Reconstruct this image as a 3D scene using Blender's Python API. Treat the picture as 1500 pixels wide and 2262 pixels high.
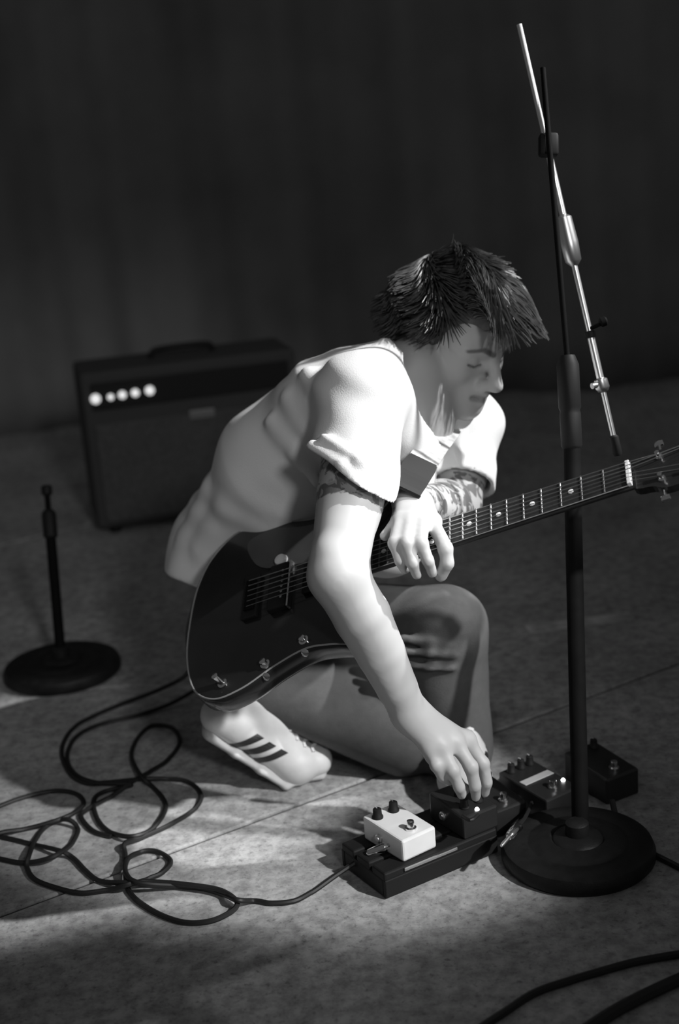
import bpy, bmesh, math, random
import numpy as np
from mathutils import Vector, Matrix

random.seed(4); rng = np.random.default_rng(4)
for o in list(bpy.data.objects): bpy.data.objects.remove(o)
scene = bpy.context.scene
COL = scene.collection

# ------------------------------------------------------------------ camera
W, H = 1500, 2262
FPX = H * 50 / 36.0
PITCH, ROLL, CH = math.radians(16.5), math.radians(4.5), 1.18
CAM = np.array([0, 0, CH])
Fw = np.array([0, math.cos(PITCH), -math.sin(PITCH)])
Rt = np.array([1.0, 0, 0]); Up = np.array([0, math.sin(PITCH), math.cos(PITCH)])
cr, sr = math.cos(ROLL), math.sin(ROLL)
cR = Rt * cr - Up * sr          # camera axes after the roll
cU = Rt * sr + Up * cr
cam_d = bpy.data.cameras.new('camera'); cam = bpy.data.objects.new('camera', cam_d); COL.objects.link(cam)
cam_d.sensor_fit = 'VERTICAL'; cam_d.sensor_height = 36; cam_d.lens = 50; cam_d.clip_start = 0.05
cam.matrix_world = Matrix(((cR[0], cU[0], -Fw[0], 0), (cR[1], cU[1], -Fw[1], 0), (cR[2], cU[2], -Fw[2], CH), (0, 0, 0, 1)))
cam_d.dof.use_dof = True; cam_d.dof.focus_distance = 2.15; cam_d.dof.aperture_fstop = 2.4
scene.camera = cam

def ray(px, py):
    return Fw + cR * ((px - W / 2) / FPX) - cU * ((py - H / 2) / FPX)
def P(px, py, d): return CAM + ray(px, py) * d
def G(px, py, z=0.0):
    r = ray(px, py); return CAM + r * ((z - CH) / r[2])
def unit(v): v = np.asarray(v, float); return v / np.linalg.norm(v)

# ------------------------------------------------------------------ world, lights, exposure
wd = bpy.data.worlds.new('world'); scene.world = wd; wd.use_nodes = True
wd.node_tree.nodes['Background'].inputs[0].default_value = (1, 1, 1, 1)
wd.node_tree.nodes['Background'].inputs[1].default_value = 0.07
vs = scene.view_settings; vs.view_transform = 'Standard'; vs.look = 'None'; vs.gamma = 1.0; vs.use_curve_mapping = False; vs.exposure = 0.0
scene.render.film_transparent = False

def spot(name, loc, target, energy, cone, blend, radius):
    l = bpy.data.lights.new(name, 'SPOT'); o = bpy.data.objects.new(name, l); COL.objects.link(o)
    l.energy = energy; l.spot_size = math.radians(cone); l.spot_blend = blend; l.shadow_soft_size = radius
    o.location = loc
    o.rotation_euler = (Vector(target) - Vector(loc)).to_track_quat('-Z', 'Y').to_euler()
    return o
spot('stage_key_light', (3.00, 2.05, 3.30), (0.07, 2.27, 0.66), 1000, 11.6, 0.30, 0.05)
spot('stage_floor_light', (2.45, 0.16, 2.56), (-0.18, 2.27, 0.0), 660, 11.6, 0.40, 0.05)
spot('added_front_fill', (1.3, -2.3, 2.75), (-0.2, 2.5, 0.56), 215, 19, 0.6, 0.25)  # unseen fill added to lift the face and the back of the shirt
spot('added_boom_light', (2.20, 3.40, 2.60), (0.39, 2.20, 0.95), 60, 18, 0.6, 0.04)  # unseen narrow spot added to brighten the boom

# ------------------------------------------------------------------ materials
def new_mat(name):
    m = bpy.data.materials.new(name); m.use_nodes = True
    return m, m.node_tree, m.node_tree.nodes['Principled BSDF']
def mat(name, v, rough=0.6, metal=0.0, noise=0.0, nscale=20.0, bump=0.0, bscale=200.0, spec=0.5, coat=0.0, aniso=0.0):
    m, nt, b = new_mat(name)
    b.inputs['Roughness'].default_value = rough; b.inputs['Metallic'].default_value = metal
    b.inputs['Specular IOR Level'].default_value = spec; b.inputs['Coat Weight'].default_value = coat
    b.inputs['Coat Roughness'].default_value = 0.08
    tc = nt.nodes.new('ShaderNodeTexCoord')
    n = nt.nodes.new('ShaderNodeTexNoise'); n.inputs['Scale'].default_value = nscale; n.inputs['Detail'].default_value = 6
    nt.links.new(tc.outputs['Object'], n.inputs['Vector'])
    mr = nt.nodes.new('ShaderNodeMapRange'); mr.inputs[1].default_value = 0.3; mr.inputs[2].default_value = 0.7
    mr.inputs[3].default_value = v * (1 - noise); mr.inputs[4].default_value = v * (1 + noise)
    nt.links.new(n.outputs['Fac'], mr.inputs[0]); nt.links.new(mr.outputs[0], b.inputs['Base Color'])
    if bump:
        n2 = nt.nodes.new('ShaderNodeTexNoise'); n2.inputs['Scale'].default_value = bscale; n2.inputs['Detail'].default_value = 3
        nt.links.new(tc.outputs['Object'], n2.inputs['Vector'])
        bp = nt.nodes.new('ShaderNodeBump'); bp.inputs['Strength'].default_value = bump; bp.inputs['Distance'].default_value = 0.002
        nt.links.new(n2.outputs['Fac'], bp.inputs['Height']); nt.links.new(bp.outputs['Normal'], b.inputs['Normal'])
    return m
def glow(name, s):
    m, nt, b = new_mat(name)
    b.inputs['Base Color'].default_value = (.8, .8, .8, 1); b.inputs['Emission Color'].default_value = (1, 1, 1, 1)
    b.inputs['Emission Strength'].default_value = s
    return m
M = {}
M['shirt'] = mat('white_cotton', 0.80, 0.9, bump=0.25, bscale=500, noise=0.02, spec=0.2)
M['pants'] = mat('grey_twill', 0.10, 0.85, noise=0.08, nscale=60, bump=0.3, bscale=600, spec=0.2)
M['hair'] = mat('dark_hair', 0.060, 0.38, noise=0.5, nscale=90, spec=0.6)
M['shoe'] = mat('white_leather', 0.60, 0.5, noise=0.08, nscale=30)
M['sole'] = mat('pale_rubber', 0.42, 0.7, noise=0.1)
M['stripe'] = mat('black_stripe', 0.02, 0.5)
M['lace'] = mat('white_lace', 0.75, 0.8)
M['black_gloss'] = mat('black_lacquer', 0.014, 0.22, noise=0.2, coat=0.4)
M['edge_gleam_trim'] = mat('pale_gleam_trim', 0.25, 0.35)  # pale colour carries the body's rim highlight; also trims the fretboard
M['guard'] = mat('dark_pickguard', 0.075, 0.4, noise=0.3, nscale=12)
M['black'] = mat('black_plastic', 0.010, 0.6, spec=0.3)
M['black_metal'] = mat('black_powder_coat', 0.006, 0.7, spec=0.08, noise=0.2, nscale=40)
M['iron'] = mat('black_cast_iron', 0.011, 0.5, spec=0.3, noise=0.3, nscale=60, bump=0.2, bscale=300)
M['chrome'] = mat('chrome', 0.85, 0.16, metal=1.0)
M['satin'] = mat('satin_metal', 0.7, 0.35, metal=1.0)
M['boom'] = mat('polished_boom', 0.9, 0.34, metal=1.0)
M['fret'] = mat('nickel_fret', 0.25, 0.45, metal=1.0)
M['string'] = mat('steel_string', 0.55, 0.35, metal=1.0)
M['rosewood'] = mat('dark_rosewood', 0.018, 0.5, noise=0.4, nscale=40)
M['neck'] = mat('dark_neck_wood', 0.025, 0.35, noise=0.2)
M['pearl'] = mat('pearl_dot', 0.75, 0.3)
M['strap'] = mat('pale_webbing', 0.55, 0.9, noise=0.35, nscale=60)
M['leather'] = mat('black_leather', 0.007, 0.7)
M['rubber'] = mat('black_cable_rubber', 0.010, 0.55)
M['white_enamel'] = mat('white_enamel', 0.80, 0.4, noise=0.06)
M['grey_enamel'] = mat('grey_enamel', 0.10, 0.4)
M['dark_enamel'] = mat('dark_enamel', 0.018, 0.35)
M['pale_print'] = mat('pale_print', 0.45, 0.5)
M['led'] = glow('lit_indicator', 6.0)
M['knob_glow'] = glow('knob_glint_glow', 0.75)  # emission stands in for light reflected by the metal amp knobs
M['tolex'] = mat('black_tolex', 0.055, 0.8, bump=0.4, bscale=400)
M['cloth'] = mat('dark_grille_cloth', 0.08, 0.9, noise=0.3, nscale=150)
M['plate'] = mat('dull_badge', 0.25, 0.4, metal=0.6)
M['tape'] = mat('worn_tape', 0.5, 0.8, noise=0.6, nscale=14)

def floor_mat():
    m, nt, b = new_mat('worn_concrete')
    b.inputs['Roughness'].default_value = 0.82; b.inputs['Specular IOR Level'].default_value = 0.25
    tc = nt.nodes.new('ShaderNodeTexCoord')
    def noise(s, d, r=0.6):
        n = nt.nodes.new('ShaderNodeTexNoise'); n.inputs['Scale'].default_value = s; n.inputs['Detail'].default_value = d; n.inputs['Roughness'].default_value = r
        nt.links.new(tc.outputs['Object'], n.inputs['Vector']); return n
    def rng_(n, a, bb, lo, hi):
        r = nt.nodes.new('ShaderNodeMapRange'); r.inputs[1].default_value = a; r.inputs[2].default_value = bb; r.inputs[3].default_value = lo; r.inputs[4].default_value = hi
        nt.links.new(n.outputs['Fac'], r.inputs[0]); return r
    def mul(a, c):
        k = nt.nodes.new('ShaderNodeMath'); k.operation = 'MULTIPLY'
        nt.links.new(a.outputs[0], k.inputs[0]); nt.links.new(c.outputs[0], k.inputs[1]); return k
    a = rng_(noise(3.5, 4), .35, .65, .82, 1.15)
    c = rng_(noise(38, 8, .7), .36, .62, .62, 1.16)
    d = rng_(noise(95, 6, .7), .30, .46, .45, 1.0)
    e = rng_(noise(16, 5), .30, .40, .72, 1.0)
    base = nt.nodes.new('ShaderNodeValue'); base.outputs[0].default_value = 0.40
    k = mul(mul(mul(mul(base, a), c), d), e)
    nt.links.new(k.outputs[0], b.inputs['Base Color'])
    bp = nt.nodes.new('ShaderNodeBump'); bp.inputs['Strength'].default_value = .35; bp.inputs['Distance'].default_value = .003
    nt.links.new(noise(120, 6).outputs['Fac'], bp.inputs['Height']); nt.links.new(bp.outputs['Normal'], b.inputs['Normal'])
    return m
M['floor'] = floor_mat()
M['joint'] = mat('joint_filler', 0.07, 0.95, noise=0.4, nscale=50)
M['wall'] = mat('black_stage_cloth', 0.27, 0.95, noise=0.15, nscale=3, spec=0.1)

def skin_mat():
    m, nt, b = new_mat('skin')
    b.inputs['Roughness'].default_value = 0.5; b.inputs['Specular IOR Level'].default_value = 0.35
    at = nt.nodes.new('ShaderNodeAttribute'); at.attribute_name = 'mark'
    sep = nt.nodes.new('ShaderNodeSeparateColor'); nt.links.new(at.outputs['Color'], sep.inputs[0])
    tc = nt.nodes.new('ShaderNodeTexCoord')
    n = nt.nodes.new('ShaderNodeTexNoise'); n.inputs['Scale'].default_value = 42; n.inputs['Detail'].default_value = 3; n.inputs['Distortion'].default_value = 1.2
    nt.links.new(tc.outputs['Object'], n.inputs['Vector'])
    r = nt.nodes.new('ShaderNodeMapRange'); r.inputs[1].default_value = .47; r.inputs[2].default_value = .53
    nt.links.new(n.outputs['Fac'], r.inputs[0])
    t = nt.nodes.new('ShaderNodeMath'); t.operation = 'MULTIPLY'; nt.links.new(r.outputs[0], t.inputs[0]); nt.links.new(sep.outputs[1], t.inputs[1])
    mx = nt.nodes.new('ShaderNodeMath'); mx.operation = 'MAXIMUM'; nt.links.new(t.outputs[0], mx.inputs[0]); nt.links.new(sep.outputs[0], mx.inputs[1])
    mix = nt.nodes.new('ShaderNodeMix'); mix.data_type = 'RGBA'
    mix.inputs['A'].default_value = (.43, .43, .43, 1); mix.inputs['B'].default_value = (.07, .07, .07, 1)
    nt.links.new(mx.outputs[0], mix.inputs['Factor']); nt.links.new(mix.outputs['Result'], b.inputs['Base Color'])
    return m
M['skin'] = skin_mat()

# ------------------------------------------------------------------ object helpers
def link(o, parent=None, label=None, cat=None, group=None, kind=None):
    COL.objects.link(o)
    if parent is not None: o.parent = parent
    if label: o['label'] = label
    if cat: o['category'] = cat
    if group: o['group'] = group
    if kind: o['kind'] = kind
    return o
def empty(name, loc, label, cat, group=None, rot=None):
    o = bpy.data.objects.new(name, None); o.empty_display_size = 0.05
    link(o, None, label, cat, group)
    if rot is None: o.matrix_world = Matrix.Translation(Vector(loc))
    else: o.matrix_world = Matrix(((rot[0][0], rot[1][0], rot[2][0], loc[0]), (rot[0][1], rot[1][1], rot[2][1], loc[1]), (rot[0][2], rot[1][2], rot[2][2], loc[2]), (0, 0, 0, 1)))
    return o
def mesh_np(name, v, f, material, parent=None, smooth=True, **kw):
    """v Nx3 in world space (or parent space when local=True), f list/array of polygons"""
    local = kw.pop('local', False)
    v = np.asarray(v, float)
    if parent is not None and not local:
        m = np.array(parent_world(parent).inverted()); v = v @ m[:3, :3].T + m[:3, 3]
    me = bpy.data.meshes.new(name)
    if isinstance(f, np.ndarray):
        n, k = f.shape
        me.vertices.add(len(v)); me.vertices.foreach_set('co', v.astype(np.float32).ravel())
        me.loops.add(n * k); me.loops.foreach_set('vertex_index', f.astype(np.int32).ravel())
        me.polygons.add(n); me.polygons.foreach_set('loop_start', np.arange(0, n * k, k, dtype=np.int32))
        me.update(calc_edges=True); me.validate()
    else:
        me.from_pydata([tuple(x) for x in v], [], [tuple(int(i) for i in q) for q in f]); me.update()
    if smooth: me.polygons.foreach_set('use_smooth', np.ones(len(me.polygons), bool))
    me.materials.append(M[material] if isinstance(material, str) else material)
    return link(bpy.data.objects.new(name, me), parent, **kw)
WORLD = {}
def parent_world(o):
    m = o.matrix_basis.copy()
    p = o.parent
    while p is not None:
        m = p.matrix_basis @ m; p = p.parent
    return m
class MB:
    """collects vertices and faces"""
    def __init__(s): s.v = []; s.f = []
    def add(s, v, f):
        n = len(s.v); s.v += [tuple(map(float, x)) for x in v]; s.f += [tuple(i + n for i in q) for q in f]; return s
    def box(s, c, size, ax=None, bev=0.0):
        c = np.asarray(c, float); h = np.asarray(size, float) / 2
        A = np.eye(3) if ax is None else np.asarray(ax, float)
        b = min(bev, h.min() * .9)
        if b <= 0:
            pts = [c + A.T @ (h * np.array(q)) for q in ((-1,-1,-1),(1,-1,-1),(1,1,-1),(-1,1,-1),(-1,-1,1),(1,-1,1),(1,1,1),(-1,1,1))]
            return s.add(pts, [(0,3,2,1),(4,5,6,7),(0,1,5,4),(1,2,6,5),(2,3,7,6),(3,0,4,7)])
        bm = bmesh.new(); bmesh.ops.create_cube(bm, size=1)
        for v in bm.verts: v.co = Vector((v.co.x * size[0], v.co.y * size[1], v.co.z * size[2]))
        bmesh.ops.bevel(bm, geom=list(bm.edges), offset=b, segments=2, affect='EDGES', profile=0.5)
        bm.verts.index_update()
        pts = [c + A.T @ np.array(v.co) for v in bm.verts]; fs = [[v.index for v in f.verts] for f in bm.faces]; bm.free()
        return s.add(pts, fs)
    def tube(s, pts, rad, n=10, cap=True, flat=None):
        pts = np.asarray(pts, float); m = len(pts)
        rad = np.full(m, rad, float) if np.isscalar(rad) else np.asarray(rad, float)
        t = np.gradient(pts, axis=0); t /= np.linalg.norm(t, axis=1)[:, None] + 1e-12
        ref = np.array([0, 0, 1.0]) if abs(t[0][2]) < .9 else np.array([1.0, 0, 0])
        u = np.cross(t[0], ref); u /= np.linalg.norm(u); vs = []
        for i in range(m):
            u = u - t[i] * (u @ t[i]); u /= np.linalg.norm(u); w = np.cross(t[i], u)
            for k in range(n):
                a = 2 * math.pi * k / n; vs.append(pts[i] + rad[i] * (u * math.cos(a) + w * math.sin(a)))
        f = [(i*n+k, i*n+(k+1) % n, (i+1)*n+(k+1) % n, (i+1)*n+k) for i in range(m-1) for k in range(n)]
        if cap: f += [tuple(range(n-1, -1, -1)), tuple((m-1)*n + k for k in range(n))]
        return s.add(vs, f)
    def lathe(s, prof, c, axis=(0, 0, 1), n=32):
        """prof: (radius, height) pairs from the bottom up along axis"""
        c = np.asarray(c, float); a = unit(axis); ref = np.array([1.0, 0, 0]) if abs(a[0]) < .9 else np.array([0, 1.0, 0])
        u = unit(np.cross(ref, a)); w = np.cross(a, u); vs = []; f = []
        for r, z in prof:
            for k in range(n):
                t = 2 * math.pi * k / n; vs.append(c + a * z + max(r, 1e-5) * (u * math.cos(t) + w * math.sin(t)))
        for i in range(len(prof) - 1):
            for k in range(n): f.append((i*n+k, i*n+(k+1) % n, (i+1)*n+(k+1) % n, (i+1)*n+k))
        f += [tuple(range(n-1, -1, -1)), tuple((len(prof)-1)*n + k for k in range(n))]
        return s.add(vs, f)
    def prism(s, poly, z0, z1):
        n = len(poly); v = [(x, y, z0) for x, y in poly] + [(x, y, z1) for x, y in poly]
        f = [tuple(range(n-1, -1, -1)), tuple(range(n, 2*n))] + [(i, (i+1) % n, n+(i+1) % n, n+i) for i in range(n)]
        return s.add(v, f)
    def build(s, name, material, parent=None, smooth=False, **kw):
        o = mesh_np(name, s.v, s.f, material, parent, smooth, **kw)
        if not smooth: return o
        if hasattr(o.data, 'set_sharp_from_angle'): o.data.set_sharp_from_angle(angle=math.radians(40))
        return o
def spline(pts, per=8, closed=False):
    p = np.asarray(pts, float); n = len(p); out = []
    rngi = range(n if closed else n - 1)
    for i in rngi:
        g = (lambda k: p[k % n]) if closed else (lambda k: p[min(max(k, 0), n - 1)])
        a, b, c, d = g(i-1), g(i), g(i+1), g(i+2)
        for k in range(per):
            t = k / per
            out.append(.5 * (2*b + (c-a)*t + (2*a-5*b+4*c-d)*t*t + (3*b-a-3*c+d)*t**3))
    if not closed: out.append(p[-1])
    return np.array(out)

# ------------------------------------------------------------------ signed distance modelling (numpy)
def smin(a, b, k):
    if k <= 0: return np.minimum(a, b)
    h = np.maximum(k - np.abs(a - b), 0) / k
    return np.minimum(a, b) - h * h * k * .25
class Field:
    def __init__(s, lo, hi, h):
        s.lo = np.asarray(lo, float); s.h = h
        s.n = np.ceil((np.asarray(hi) - s.lo) / h).astype(int) + 1
        s.v = np.full(s.n, 0.08, np.float32)
    def sl(s, lo, hi):
        a = np.clip(np.floor((lo - s.lo) / s.h).astype(int), 0, s.n); b = np.clip(np.ceil((hi - s.lo) / s.h).astype(int) + 1, 0, s.n)
        g = [(s.lo[i] + s.h * np.arange(a[i], b[i])).astype(np.float32) for i in range(3)]
        return tuple(slice(a[i], b[i]) for i in range(3)), g[0][:, None, None], g[1][None, :, None], g[2][None, None, :]
    def put(s, d, sl, k, op):
        if op == 'u': s.v[sl] = smin(s.v[sl], d, k)
        else: s.v[sl] = -smin(-s.v[sl], d, k)
    def cap(s, a, b, ra, rb, k=.01, op='u', lat=None, st=1.0):
        """tapered capsule; lat/st stretch the section along lat by st"""
        a = np.asarray(a, float); b = np.asarray(b, float)
        R = max(ra, rb) * max(st, 1) + k + 3 * s.h
        sl, X, Y, Z = s.sl(np.minimum(a, b) - R, np.maximum(a, b) + R)
        px, py, pz = X - a[0], Y - a[1], Z - a[2]; ab = b - a
        if lat is not None:
            l = unit(lat); q = (px*l[0] + py*l[1] + pz*l[2]) * (1/st - 1)
            px, py, pz = px + q*l[0], py + q*l[1], pz + q*l[2]
            ab = ab + l * (ab @ l) * (1/st - 1)
        t = np.clip((px*ab[0] + py*ab[1] + pz*ab[2]) / max(ab @ ab, 1e-9), 0, 1)
        d = np.sqrt((px - t*ab[0])**2 + (py - t*ab[1])**2 + (pz - t*ab[2])**2) - (ra + (rb - ra)*t)
        s.put(d, sl, k, op)
    def chain(s, pts, rads, k=.004, kin=.006, op='u', lat=None, st=None):
        for i in range(len(pts) - 1):
            s.cap(pts[i], pts[i+1], rads[i], rads[i+1], k if i == 0 else kin, op, lat, 1.0 if st is None else st)
    def ell(s, c, A, r, k=.01, op='u'):
        """ellipsoid centred c, rows of A are its axes, radii r"""
        c = np.asarray(c, float); A = np.asarray(A, float); r = np.asarray(r, float); R = r.max() + k + 3*s.h
        sl, X, Y, Z = s.sl(c - R, c + R); px, py, pz = X - c[0], Y - c[1], Z - c[2]
        q = [(px*A[i][0] + py*A[i][1] + pz*A[i][2]) for i in range(3)]
        k0 = np.sqrt(sum((q[i]/r[i])**2 for i in range(3))); k1 = np.sqrt(sum((q[i]/r[i]**2)**2 for i in range(3))) + 1e-6
        s.put(k0 * (k0 - 1) / k1, sl, k, op)
    def half(s, c, n, k=.004, lim=None):
        """cut away the side n points to (optionally only within lim of c)"""
        c = np.asarray(c, float); n = unit(n)
        if lim is None: sl, X, Y, Z = s.sl(s.lo, s.lo + s.h * (s.n - 1))
        else: sl, X, Y, Z = s.sl(c - lim, c + lim)
        d = -((X - c[0])*n[0] + (Y - c[1])*n[1] + (Z - c[2])*n[2])
        s.put(d, sl, k, 's')
    def warp(s, fn):
        g = [(s.lo[i] + s.h * np.arange(s.n[i])).astype(np.float32) for i in range(3)]
        near = np.argwhere(np.abs(s.v) < .03)
        x, y, z = (g[i][near[:, i]] for i in range(3))
        s.v[near[:, 0], near[:, 1], near[:, 2]] += fn(x, y, z)
    def mesh(s, smooth=2):
        v = s.v; ins = v < 0
        c = np.zeros(np.array(v.shape) - 1, np.int8)
        offs = [(i, j, k) for i in (0, 1) for j in (0, 1) for k in (0, 1)]
        nx, ny, nz = c.shape
        for i, j, k in offs: c += ins[i:i+nx, j:j+ny, k:k+nz]
        act = np.argwhere((c > 0) & (c < 8)); idx = np.full(c.shape, -1, np.int32)
        idx[act[:, 0], act[:, 1], act[:, 2]] = np.arange(len(act))
        val = {o: v[act[:, 0]+o[0], act[:, 1]+o[1], act[:, 2]+o[2]] for o in offs}
        acc = np.zeros((len(act), 3)); cnt = np.zeros(len(act))
        for o in offs:
            for ax in range(3):
                if o[ax]: continue
                p = list(o); p[ax] = 1; p = tuple(p)
                a, b = val[o], val[p]; m = (a < 0) != (b < 0)
                t = np.where(m, a / np.where(m, a - b, 1), 0)
                q = np.tile(np.array(o, float), (len(act), 1)); q[:, ax] = t
                acc[m] += q[m]; cnt += m
        pos = s.lo + s.h * (act + acc / cnt[:, None])
        quads = []
        for ax in range(3):
            b, d = (ax + 1) % 3, (ax + 2) % 3
            s0 = [slice(None)] * 3; s1 = [slice(None)] * 3; s0[ax] = slice(0, -1); s1[ax] = slice(1, None)
            i0, i1 = ins[tuple(s0)], ins[tuple(s1)]
            e = np.argwhere(i0 != i1)
            ok = (e[:, b] > 0) & (e[:, d] > 0) & (e[:, b] < c.shape[b]) & (e[:, d] < c.shape[d]); e = e[ok]
            def cell(db, dd):
                q = e.copy(); q[:, b] += db; q[:, d] += dd; return idx[q[:, 0], q[:, 1], q[:, 2]]
            q = np.stack([cell(-1, -1), cell(0, -1), cell(0, 0), cell(-1, 0)], 1)
            fl = ~i0[e[:, 0], e[:, 1], e[:, 2]]; q[fl] = q[fl][:, ::-1]
            quads.append(q)
        f = np.concatenate(quads); f = f[(f >= 0).all(1)]
        e = np.concatenate([f[:, [0, 1]], f[:, [1, 2]], f[:, [2, 3]], f[:, [3, 0]]])
        for _ in range(smooth):
            sm = np.zeros_like(pos); n = np.zeros(len(pos))
            for j in range(3): sm[:, j] = np.bincount(e[:, 0], pos[e[:, 1], j], len(pos)) + np.bincount(e[:, 1], pos[e[:, 0], j], len(pos))
            n = np.bincount(e[:, 0], minlength=len(pos)) + np.bincount(e[:, 1], minlength=len(pos))
            pos = .5 * pos + .5 * sm / np.maximum(n, 1)[:, None]
        return pos, f

# ================================================================== THE SETTING
def slab_floor():
    fl = bpy.data.objects.new('floor', None); link(fl, kind='structure', label='worn speckled concrete floor with dark joints')
    # slabs run along the joint direction; joints pass where the photo shows them
    e = unit([.396, .242, 0]); n = np.array([-e[1], e[0], 0])
    t0 = np.array([-.326, 2.091, 0]) @ n            # offset of the long joint
    lines = [t0 - 2.8, t0 - 1.4, t0, t0 + 1.9, t0 + 3.4, t0 + 5.0]
    g = .0045
    for i in range(len(lines) - 1):
        cuts = [-3.2, .10 - .2*(i % 2), 3.0 + .3*(i % 2), 5.2]
        for j in range(len(cuts) - 1):
            u0, u1, a, b = cuts[j] + g, cuts[j+1] - g, lines[i] + g, lines[i+1] - g
            mb = MB(); c = e * (u0+u1)/2 + n * (a+b)/2 + np.array([0, 0, -.03])
            mb.box(c, (u1-u0, b-a, .06), (e, n, (0, 0, 1)), .003)
            mb.build('floor_slab', 'floor', fl)
    mb = MB(); mb.box(e*1.0 + n*(lines[0]+lines[-1])/2 + np.array([0, 0, -.045]), (8.6, lines[-1]-lines[0]+.2, .08), (e, n, (0, 0, 1)))
    mb.build('joint_filler', 'joint', fl)
    return fl
slab_floor()
def back_curtain():
    xs = np.linspace(-4.5, 4.5, 361); zs = np.linspace(0.0, 4.2, 22); v = []
    for z in zs:
        for x in xs:
            v.append((x, 5.4 + .05*math.sin(x*11 + .6*math.sin(x*3.1)) + .02*math.sin(x*29 + z*.5), z))
    n = len(xs); f = np.array([(j*n+i, j*n+i+1, (j+1)*n+i+1, (j+1)*n+i) for j in range(len(zs)-1) for i in range(n-1)])
    o = mesh_np('wall_back', v, f, 'wall', kind='structure', label='black pleated stage curtain closing off the back')
    sm = o.modifiers.new('thickness', 'SOLIDIFY'); sm.thickness = .01
back_curtain()

# ================================================================== THE GUITARIST
# joints, each a picture point with its own distance
Rsh, Lsh = P(800, 880, 2.27), P(1022, 945, 2.55)
LAT = unit(Lsh - Rsh)
tor = [P(575, 1400, 2.68), P(600, 1245, 2.65), P(690, 1055, 2.55), P(795, 935, 2.45), P(868, 880, 2.43)]
neck0 = P(905, 850, 2.43)
HC = P(1001, 735, 2.44)
tc_ = lambda x, y, z: x*cR + y*cU - z*Fw
hF = unit(tc_(.673, -.518, .528)); hUp = tc_(.29, .841, .456); hUp = unit(hUp - hF*(hUp @ hF)); hL = np.cross(hUp, hF)
HA = np.array([hF, hL, hUp])
def hp(x, y, z): return HC + x*hF + y*hL + z*hUp
Rel, Rwr = P(747, 1272, 2.10), P(908, 1578, 2.19)
Lel, Lwr = P(1008, 1120, 2.48), P(912, 1112, 2.24)
Rhip, Lhip = P(560, 1425, 2.58), P(640, 1400, 2.74)
Rkn, Rank = P(895, 1620, 2.55), P(500, 1488, 2.53)
Lkn, Lank = P(978, 1392, 2.46), P(1012, 1668, 2.53)

man = empty('person', (Rank[0], Rank[1], 0), 'crouching person in a white tee and pale three-stripe sneakers, reaching down to the pedals', 'person')

RF = {  # right hand: finger joints
 'pinky': ([P(950, 1652, 2.185), P(963, 1690, 2.175), P(978, 1716, 2.185), P(992, 1726, 2.20)], [.0105, .0092, .0082, .0070]),
 'ring':  ([P(974, 1648, 2.185), P(1000, 1702, 2.175), P(1014, 1738, 2.185), P(1020, 1756, 2.20)], [.0115, .0102, .0090, .0076]),
 'mid':   ([P(1005, 1638, 2.200), P(1040, 1694, 2.19), P(1050, 1736, 2.20), P(1051, 1760, 2.215)], [.0120, .0108, .0094, .0080]),
 'index': ([P(1030, 1634, 2.225), P(1066, 1686, 2.225), P(1075, 1728, 2.235), P(1071, 1752, 2.25)], [.0120, .0106, .0092, .0078]),
 'thumb': ([P(940, 1625, 2.235), P(962, 1668, 2.255), P(998, 1712, 2.262), P(1026, 1746, 2.26)], [.0150, .0130, .0108, .0086])}
LF = {  # left hand draped over the neck
 'index': ([P(884, 1150, 2.165), P(872, 1200, 2.095), P(884, 1238, 2.095), P(893, 1258, 2.11)], [.0110, .0098, .0086, .0074]),
 'mid':   ([P(908, 1146, 2.16), P(898, 1200, 2.085), P(912, 1244, 2.085), P(921, 1270, 2.10)], [.0115, .0102, .0090, .0078]),
 'ring':  ([P(934, 1146, 2.16), P(930, 1200, 2.085), P(946, 1240, 2.085), P(955, 1266, 2.10)], [.0115, .0102, .0090, .0078]),
 'pinky': ([P(956, 1152, 2.165), P(984, 1212, 2.098), P(988, 1244, 2.10), P(974, 1272, 2.115)], [.0112, .0108, .0102, .0096]),
 'thumb': ([P(905, 1128, 2.215), P(888, 1150, 2.18), P(868, 1166, 2.165), P(850, 1184, 2.155)], [.0130, .0115, .0098, .0082])}

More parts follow.
